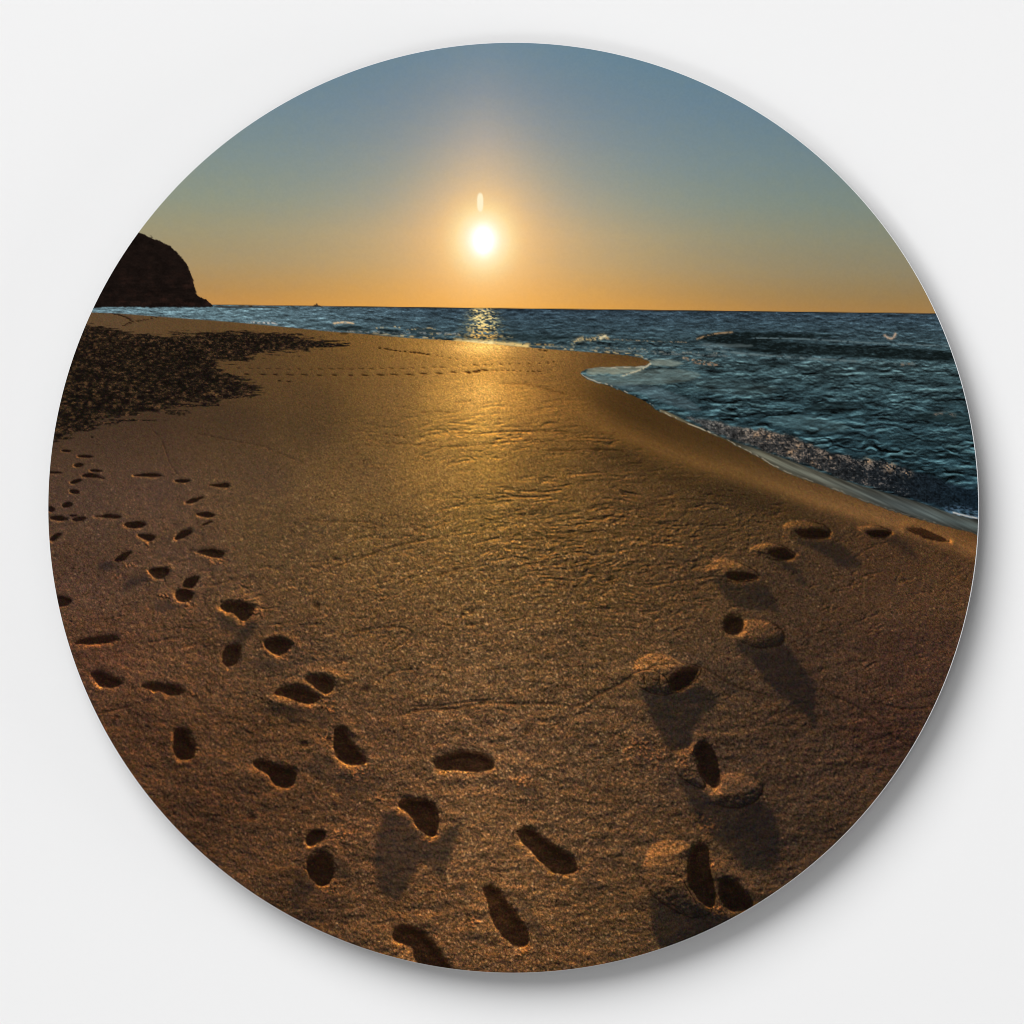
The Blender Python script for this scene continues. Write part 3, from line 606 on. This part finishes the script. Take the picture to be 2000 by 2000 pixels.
# far rows of prints: little dark dashes
def dots(path, n, rx, ry, k=.8, jit=1.0, seed=5):
    r = np.random.RandomState(seed)
    p = np.array(path, float)
    L = np.r_[0, np.cumsum(np.hypot(*np.diff(p, axis=0).T))]
    for s in np.linspace(0, L[-1], n):
        x = np.interp(s, L, p[:, 0]) + r.randn() * jit * 1.5; y = np.interp(s, L, p[:, 1]) + r.randn() * jit * .5
        a, b = rx * r.uniform(.6, 1.2), ry * r.uniform(.7, 1.2)
        w = window(np.array([[x, y]]), a * 2 + 4)
        q = np.hypot((PX[w] - x) / a, (PY[w] - y - .1 * (PX[w] - x)) / b)
        darken[w] = np.maximum(darken[w], k * (1 - sm(.5, 1.3, q)))
        Hf[w] -= .8 * np.exp(-q ** 2)
dots([(465, 719), (600, 721), (700, 720), (781, 719), (860, 717), (926, 713)], 24, 6, 1.1, .42)
dots([(926, 713), (1000, 711), (1071, 709)], 9, 3, 1.4, .6)
dots([(481, 731), (560, 732), (700, 733), (767, 732), (830, 730), (883, 727), (915, 727)], 16, 8, 1.7, .68)
dots([(915, 728), (932, 725), (948, 723)], 4, 7, 2.2, .9)
dots([(948, 723), (1000, 724), (1053, 726)], 10, 4, 1.2, .6)
dots([(741, 680), (775, 685), (806, 688), (835, 692)], 12, 4.5, 1.7, .8)
dots([(835, 692), (895, 702)], 5, 3, 1.1, .5)
dots([(1055, 684), (1068, 686)], 3, 5, 1.2, .8)
dots([(183, 610), (215, 611), (240, 617), (252, 622), (258, 627), (250, 631), (240, 636)], 20, 4, 1.4, .75)
dots([(258, 628), (280, 626), (297, 622), (304, 619), (290, 615), (266, 612)], 14, 4, 1.3, .65)
dots([(545, 744), (560, 745)], 2, 5, 1.5, .8)
dots([(1060, 698), (1095, 716), (1060, 730)], 5, 2.5, 1.1, .4)
dots([(1070, 706), (1100, 706)], 4, 2, 1, .4)
dots(F([(520, 150), (430, 133)]), 3, 4, 1.5, .5)
for k in range(70):                          # crumbs over the middle sand
    x = rng.uniform(640, 1350); y = rng.uniform(840, 1060)
    if rng.rand() < .6: dots([(x, y), (x + 1, y)], 1, rng.uniform(1.5, 4) * (y / 950), 1.3, .45, 0, k)

# dark trampled patch on the left
TR = [(100, 632), (170, 635), (202, 637), (224, 641), (247, 649), (279, 654), (305, 658), (337, 653), (401, 649), (465, 648), (545, 650), (593, 657), (642, 666), (690, 673), (658, 678), (593, 683), (545, 690), (500, 697), (440, 705), (418, 714), (440, 726), (480, 741), (506, 756), (491, 768), (465, 775), (401, 784), (369, 792), (289, 808), (224, 819), (176, 833), (135, 850), (90, 862), (60, 860)]
w, d = sdf(TR, 40, 1)
X, Y = PX[w], PY[w]
vv = np.clip((Y - 600) / 230, .08, 1.2)
en = fbm(X / (22 + 30 * vv), Y / (3 + 4 * vv), 301, 3)
tm = sm(-5 * (vv + .3), 4 * (vv + .3), d + en * 24 * (vv + .2) + 6 * vnoise(X / 5, Y / 2.4, 305) * (vv + .2))
inner = sm(2, 30, d + en * 10)
cells = multi(X, Y, 3.4 + 6.5 * vv, .45, 311, 3, .70)
cells2 = multi(X, Y + .15 * X, 3.2 + 5 * vv, .5, 321, 2, .6)
tr = ramp(cells * .72 + cells2 * .5 + rng.randn(*cells.shape) * .10 + .12 * fbm(X / 40, Y / 9, 325, 2) - .07, [(-1, (14, 10, 8)), (-.25, (23, 18, 14)), (0.0, (38, 29, 21)), (.18, (58, 43, 29)), (.38, (86, 62, 41)), (.75, (118, 84, 55))])
tr = tr * (1.02 - .10 * inner)[..., None]
Tfull = np.zeros_like(PX); Tfull[w] = tm
Tcol = np.zeros(PX.shape + (3,), np.float32); Tcol[w] = tr
# light from the sun's foot over the relief
Hb = blur(Hf, 1)
gyy, gxx = np.gradient(Hb, STEP)
Dr = gxx * dirx + gyy * diry
Dr = Dr * (1.25 + .0 * zz)
s = 1 - Dr * 1.05
bright = np.clip(s - 1, 0, 1.8); darkf = np.clip(1 - s, 0, .8)
shade = np.ones(PX.shape + (3,), np.float32)
shade += np.minimum(bright, 1.1)[..., None] * np.array([.80, .62, .34]) * .90
shade -= darkf[..., None] * np.array([.80, .76, .66]) * .95
g = glow[..., None]
deep = -.22 * sm(1250, 1600, PY) * np.exp(-((PX - 960) / 400) ** 2) - .02
low = fbm(PX / 70, PY / 34, 292, 3)
near0 = sm(60, 700, V)
corr = .14 * (1 - sm(600, 930, PX)) * (1 - sm(800, 980, PY)) + .10 * (1 - sm(780, 1000, PY)) * (1 - np.exp(-((PX - 944) / 110) ** 2)) + .05 * (1 - np.exp(-((PX - 944) / 160) ** 2))
sandb = sandb * (1 - corr)[..., None] * np.array([.985, 1.005, .99]) * (1 - .0 * near0)[..., None]
deep = deep - low * .13 * sm(1000, 1400, PY) * (1 - berm)
edgeL = sm(560, 860, np.hypot(PX - CX, PY - CY)) * sm(1050, 1300, PY)
sandb = sandb * (1 - deep + .20 * edgeL)[..., None] * (1 + sm(1000, 1300, PY)[..., None] * np.array([.02, .015, .05]))
sand = sandb * (1 + g * np.array([.9, .75, .45])) * np.clip(shade, .15, 2.6)
# drawn shadows: bluish brown
sh = (shadow * .72)[..., None]
sand = sand * (1 - sh) + sh * (sandb * np.array([.42, .49, .66]))
# hollows: nearly black brown, the floor catches a little sky
dk3 = darken[..., None]
floor = np.clip(.5 + .5 * fbm(PX / 12, PY / 9, 401, 3) , 0, 1)[..., None]
hol = (1 + .22 * rng.randn(*PX.shape)[..., None]) * sandb * (np.array([.25, .19, .17]) + floor * np.array([.10, .10, .10]))
sand = sand * (1 - dk3) + dk3 * (hol + np.clip(bright, 0, .6)[..., None] * sandb * .12)
sand += (crumb * cr * (1 - darken) * 1.25)[..., None] * col(66, 34, 14)
sand += (rimlit * (1 - darken))[..., None] * (sandb * np.array([.62, .45, .15]) + col(34, 20, 6))
sand = sand * (1 - Tfull[..., None]) + Tcol * Tfull[..., None]
# grain: finer far, coarser and sparkling near
g1 = rng.randn(*PX.shape).astype(np.float32); g2 = blur(rng.randn(*PX.shape).astype(np.float32), 1) * 2.2
near = sm(60, 700, V)
sunw = np.exp(-((PX - 980) / 420) ** 2)
amp = .055 + .15 * near + .06 * sunw
amp = amp * (1 - .55 * np.clip(darken + shadow * .7, 0, 1)) * (1 - .45 * berm) * (1 - .7 * Tfull)
gr = g1 * .85 + g2 * (.18 + .34 * near)
sand *= (1 + gr * amp)[..., None]
gc = rng.randn(PX.shape[0], PX.shape[1], 3).astype(np.float32)
sand += gc * (.010 + .006 * near)[..., None]
mott = fbm(PX / 10, PY / 8, 421, 3)
sand += (mott * .018 * near * (1 - darken))[..., None] * np.array([1.0, .35, -.5])
glit = (rng.rand(*PX.shape) > (.9955 - .020 * sunw * near)).astype(np.float32) * rng.uniform(.3, 1, PX.shape) * sm(150, 500, V) * (1 - np.clip(darken + shadow + Tfull, 0, 1)) * (1 - .6 * berm)
glit = blur(glit.astype(np.float32), 1) * 2.2
sand += (glit * (.30 + .22 * sunw))[..., None] * np.array([1.0, .82, .58])

# ---- headland
HEAD = [(100, 620), (100, 300), (230, 430), (255, 448), (272, 455), (285, 460), (296, 462), (305, 469), (314, 470), (324, 476), (337, 485), (346, 494), (353, 500), (362, 512), (369, 525), (373, 536), (378, 549), (383, 566), (384, 577), (394, 581), (407, 588), (416, 597), (416, 600), (300, 600), (180, 599)]
_, dH = sdf(HEAD, full=False, pad=30, smooth=1)
wH = window(np.array(HEAD), 30)
wH, dH = sdf(HEAD, 30, 1)
bush = np.clip((520 - PY[wH]) / 60, 0, 1)
dH = dH + vnoise(PX[wH] / 2.4, PY[wH] / 2.4, 501) * (.8 + 1.6 * bush) + vnoise(PX[wH] / 7, PY[wH] / 7, 502) * 1.2
hm = sm(-.8, 1.0, dH)
hn = fbm(PX[wH] / 14, PY[wH] / 9, 511, 4, .6); lay = fbm(PX[wH] / 50, (PY[wH] + .06 * PX[wH]) / 4, 521, 3)
hc = col(25, 18, 15) * (1 + .38 * hn + .28 * lay * np.clip((PY[wH] - 500) / 60, 0, 1))[..., None]
hc += (np.clip(hn, 0, 1) * np.clip((PY[wH] - 500) / 80, 0, 1))[..., None] * col(16, 6, 4)
hc += rng.randn(*hn.shape)[..., None] * .008
Hfull = np.zeros_like(PX); Hfull[wH] = hm
Hcol = np.zeros(PX.shape + (3,), np.float32); Hcol[wH] = hc

# ---- put it together
seaM = sm(-.8, .8, V)
IMG = sky * (1 - seaM[..., None]) + sea * seaM[..., None]
IMG = IMG * (1 - sandM[..., None]) + sand * sandM[..., None]
IMG = IMG * (1 - Hfull[..., None]) + Hcol * Hfull[..., None]
# low rocks by the headland and a far boat
for pts in [[(416, 598), (430, 597), (440, 598), (460, 598.5), (500, 599), (545, 600), (540, 601), (480, 600.5), (430, 601)], [(611, 598), (614, 595.5), (617, 594.5), (619, 592), (621, 596), (625, 597), (628, 599)],
            [(484, 598), (487, 596.5), (492, 597), (493, 600)]]:
    w, d = sdf(pts, 6, 0)
    m = (sm(-.9, .6, d) * .8)[..., None]
    IMG[w] = IMG[w] * (1 - m) + m * col(40, 32, 28)
w, d = sdf(ell((672, 651), 9, 2.2), 8, 1)
m = (sm(-1, 1, d) * .8)[..., None]
IMG[w] = IMG[w] * (1 - m) + m * col(62, 46, 24)
IMG = np.clip(IMG, .012, 1.0)

# ---- which region each grid point belongs to
SKY, SUN, SEA, HEADLAND, SAND, TRAMPLED, FOAM = 0, 1, 2, 3, 4, 5, 6
REG = np.where(V < 0, SKY, SEA)
REG[(re < 27) & (V < 0)] = SUN
wB, dB = sdf(BRK, 10, 2)
tmp = REG[wB]; tmp[(dB > 0) & (tmp == SEA)] = FOAM; REG[wB] = tmp
REG[dS > 0] = SAND
tmp = REG[w0 if False else window(np.array(TR), 40)] if False else None
REG[(Tfull > .5) & (dS > 0)] = TRAMPLED
REG[Hfull > .5] = HEADLAND
FIRST_PRINT = 10
k = FIRST_PRINT
for w, d in MASKS:
    t = REG[w]; mk = (d > 0) & ((t == SAND) | (t == TRAMPLED))
    if mk.sum() >= 12:
        t[mk] = k; k += 1
    REG[w] = t
N_PRINTS = k - FIRST_PRINT

# ================================================================ the scene
import bpy, bmesh
U = 0.0005                      # one print unit in metres: the panel is 0.91 m across
Z0 = 1.5                        # height of the picture's middle above the floor
GAP = 0.034                     # the panel's face stands this far off the wall
THK = 0.006
PRINT_GAIN = 1.093              # how bright white ink shows under the room's light
scene = bpy.context.scene
coll = scene.collection

def lin(c):
    return np.where(c <= 0.04045, c / 12.92, ((c + 0.055) / 1.055) ** 2.4)

def material(name):
    m = bpy.data.materials.new(name); m.use_nodes = True
    nt = m.node_tree
    return m, nt, nt.nodes['Principled BSDF']

def ink(name, grain_scale, grain_amount, rough=.62):
    """ink on the coated panel: pigment stored per point, broken up by a fine print grain"""
    m, nt, b = material(name)
    at = nt.nodes.new('ShaderNodeAttribute'); at.attribute_name = 'pigment'
    tc = nt.nodes.new('ShaderNodeTexCoord')
    no = nt.nodes.new('ShaderNodeTexNoise'); no.inputs['Scale'].default_value = grain_scale; no.inputs['Detail'].default_value = 2
    mr = nt.nodes.new('ShaderNodeMapRange')
    mr.inputs['From Min'].default_value = .25; mr.inputs['From Max'].default_value = .75
    mr.inputs['To Min'].default_value = 1 - grain_amount; mr.inputs['To Max'].default_value = 1 + grain_amount
    vm = nt.nodes.new('ShaderNodeVectorMath'); vm.operation = 'SCALE'
    L = nt.links.new
    L(tc.outputs['Object'], no.inputs['Vector']); L(no.outputs['Fac'], mr.inputs['Value'])
    L(at.outputs['Color'], vm.inputs[0]); L(mr.outputs['Result'], vm.inputs['Scale'])
    L(vm.outputs['Vector'], b.inputs['Base Color'])
    b.inputs['Roughness'].default_value = rough
    b.inputs['Specular IOR Level'].default_value = 0.0
    return m

def plain(name, rgb, rough, spec=.5, metal=0.0, noise=None):
    m, nt, b = material(name)
    b.inputs['Base Color'].default_value = (*rgb, 1); b.inputs['Roughness'].default_value = rough
    b.inputs['Specular IOR Level'].default_value = spec; b.inputs['Metallic'].default_value = metal
    if noise:
        tc = nt.nodes.new('ShaderNodeTexCoord'); no = nt.nodes.new('ShaderNodeTexNoise')
        no.inputs['Scale'].default_value = noise[0]; no.inputs['Detail'].default_value = 5
        bp = nt.nodes.new('ShaderNodeBump'); bp.inputs['Strength'].default_value = noise[1]; bp.inputs['Distance'].default_value = noise[2]
        nt.links.new(tc.outputs['Object'], no.inputs['Vector']); nt.links.new(no.outputs['Fac'], bp.inputs['Height']); nt.links.new(bp.outputs['Normal'], b.inputs['Normal'])
        mx = nt.nodes.new('ShaderNodeMapRange'); mx.inputs['To Min'].default_value = 1 - noise[3]; mx.inputs['To Max'].default_value = 1 + noise[3]
        vm = nt.nodes.new('ShaderNodeVectorMath'); vm.operation = 'SCALE'; vm.inputs[0].default_value = rgb
        nt.links.new(no.outputs['Fac'], mx.inputs['Value']); nt.links.new(mx.outputs['Result'], vm.inputs['Scale']); nt.links.new(vm.outputs['Vector'], b.inputs['Base Color'])
    return m

def link(name, me, mat, parent=None, loc=(0, 0, 0)):
    o = bpy.data.objects.new(name, me); coll.objects.link(o)
    if mat: me.materials.append(mat)
    o.location = loc
    if parent: o.parent = parent
    return o

# ---- wall
wm = plain('painted_wall', (.80, .80, .802), .9, .2, 0, (140, .04, .0008, .004))
bm = bmesh.new()
bmesh.ops.create_cube(bm, size=1)
for v in bm.verts:
    v.co.x *= 9; v.co.y = v.co.y * .12 + .06; v.co.z = v.co.z * 5 + 1.5
me = bpy.data.meshes.new('wall'); bm.to_mesh(me); bm.free()
wall = link('wall', me, wm); wall['kind'] = 'structure'

# ---- the round panel
art = bpy.data.objects.new('round_wall_art', None); coll.objects.link(art)
art.location = (0, 0, Z0); art.empty_display_size = .2
art['label'] = 'round metal wall art printed with a sunset over a sandy beach with footprints'
art['category'] = 'wall art'
OX, OZ = (CX - 1000) * U, (1000 - CY) * U

def lathe(name, prof, mat, seg=720, smooth=True):
    """prof: (radius, y) from the middle of the back to the middle of the front"""
    bm = bmesh.new(); rings = []
    for r, y in prof:
        if r == 0:
            rings.append([bm.verts.new((0, y, 0))])
        else:
            rings.append([bm.verts.new((r * math.cos(2 * math.pi * k / seg), y, r * math.sin(2 * math.pi * k / seg))) for k in range(seg)])
    for a, b in zip(rings, rings[1:]):
        for k in range(seg):
            q = (k + 1) % seg
            if len(a) == 1: bm.faces.new((a[0], b[q], b[k]))
            elif len(b) == 1: bm.faces.new((a[k], a[q], b[0]))
            else: bm.faces.new((a[k], a[q], b[q], b[k]))
    bmesh.ops.recalc_face_normals(bm, faces=bm.faces)
    me = bpy.data.meshes.new(name); bm.to_mesh(me); bm.free()
    return link(name, me, mat, art, (OX, 0, OZ))

RP = RAD * U
edge = plain('white_coated_edge', (.90, .91, .93), .35, .5)
lathe('metal_panel', [(0, -GAP + THK), (RP - .0002, -GAP + THK), (RP - .0002, -GAP), (0, -GAP)], plain('dark_anodised_aluminium', (.10, .10, .105), .6, .4))
lathe('panel_edge', [(RP - .0002, -GAP + THK + .0001), (RP, -GAP + THK), (RP, -GAP - .0002), (RP - .00012, -GAP - .00025)], edge)
lathe('mounting_block', [(0, -.0005), (.11, -.0005), (.11, -GAP + THK + .0002), (0, -GAP + THK + .0002)], plain('grey_foam_board', (.35, .35, .36), .9), 96)

# ---- the print: one dense sheet of ink points, cut along the picture's own outlines
px = (PX - CX).astype(np.float64); py = (PY - CY).astype(np.float64)
rad = np.hypot(px, py)
Rp = RAD - .25
inside = rad < Rp
f_in = inside[:-1, :-1] | inside[:-1, 1:] | inside[1:, :-1] | inside[1:, 1:]
scl = np.where(rad > Rp, Rp / np.maximum(rad, 1e-6), 1.0)
vx = px * scl * U; vz = -py * scl * U
colr = (lin(IMG.astype(np.float64)) / PRINT_GAIN).astype(np.float32)
idx = np.arange(NG * NG).reshape(NG, NG)
quads = np.stack([idx[:-1, :-1], idx[1:, :-1], idx[1:, 1:], idx[:-1, 1:]], -1)
freg = REG[:-1, :-1].copy()
VX, VZ = vx.ravel(), vz.ravel(); CR = colr.reshape(-1, 3)

def region(name, ids, mat, parent, label=None):
    sel = f_in & np.isin(freg, ids)
    q = quads[sel]
    if not len(q): return None
    used, inv = np.unique(q.ravel(), return_inverse=True)
    n, nf = len(used), len(q)
    me = bpy.data.meshes.new(name)
    me.vertices.add(n)
    co = np.zeros((n, 3), np.float32); co[:, 0] = VX[used]; co[:, 2] = VZ[used]
    me.vertices.foreach_set('co', co.ravel())
    me.loops.add(nf * 4); me.loops.foreach_set('vertex_index', inv.astype(np.int32).ravel())
    me.polygons.add(nf); me.polygons.foreach_set('loop_start', np.arange(0, nf * 4, 4, dtype=np.int32))
    me.update(calc_edges=True)
    at = me.attributes.new('pigment', 'FLOAT_COLOR', 'POINT')
    c4 = np.ones((n, 4), np.float32); c4[:, :3] = CR[used]
    at.data.foreach_set('color', c4.ravel())
    o = link(name, me, mat, parent)
    if parent is art: o.location = (OX, -GAP - .0003, OZ)
    if label: o['label'] = label
    return o

mats = {k: ink(k + '_ink', s, a) for k, s, a in [('sky', 900, .006), ('sea', 1100, .03), ('sand', 1300, .05), ('headland', 900, .04)]}
region('sky', [SKY], mats['sky'], art)
region('sun', [SUN], mats['sky'], art)
sea_o = region('sea', [SEA], mats['sea'], art)
region('breaking_wave', [FOAM], mats['sea'], sea_o)
region('headland', [HEADLAND], mats['headland'], art)
beach = region('beach', [SAND], mats['sand'], art)
region('trampled_sand', [TRAMPLED], mats['sand'], beach)
for k in range(N_PRINTS):
    region('footprint', [FIRST_PRINT + k], mats['sand'], beach)

# ---- light: a very large soft source high on the left, and an even white room
world = bpy.data.worlds.new('World'); scene.world = world; world.use_nodes = True
bg = world.node_tree.nodes['Background']
bg.inputs['Color'].default_value = (1, 1, 1, 1); bg.inputs['Strength'].default_value = .265

from mathutils import Vector
def area(name, direction, dist, size, power, color=(1, 1, 1)):
    L = bpy.data.lights.new(name, 'AREA'); L.shape = 'DISK'; L.size = size; L.energy = power; L.color = color
    o = bpy.data.objects.new(name, L); coll.objects.link(o)
    d = Vector(direction).normalized()
    o.location = Vector((0, 0, Z0)) + d * dist
    o.rotation_euler = d.to_track_quat('Z', 'Y').to_euler()
    return o
area('softbox_light', (-.48, -1.0, .86), 26, 23, 7950)
area('low_light', (-.12, -1.0, -.30), 20, 5, 340)  # added lamp from below, put in to cast shade above the panel
area('edge_fill_light', (1.0, -.13, -.25), 9, 5.0, 260)

# ---- camera: a long lens standing to the right of the picture, shifted back onto it
DC, DXC = 8.0, 1.3
cd = bpy.data.cameras.new('camera'); cam = bpy.data.objects.new('camera', cd); coll.objects.link(cam)
cam.location = (DXC, -DC - GAP, Z0); cam.rotation_euler = (math.radians(90), 0, 0)
cd.sensor_width = 36; cd.lens = 36 * DC / 1.0; cd.shift_x = -DXC / 1.0; cd.clip_end = 100; cd.clip_start = .1
scene.camera = cam
scene.view_settings.view_transform = 'Standard'; scene.view_settings.look = 'None'
scene.view_settings.exposure = 0; scene.view_settings.gamma = 1
scene.cycles.use_denoising = True
scene.cycles.max_bounces = 6
scene.cycles.filter_width = 0.95
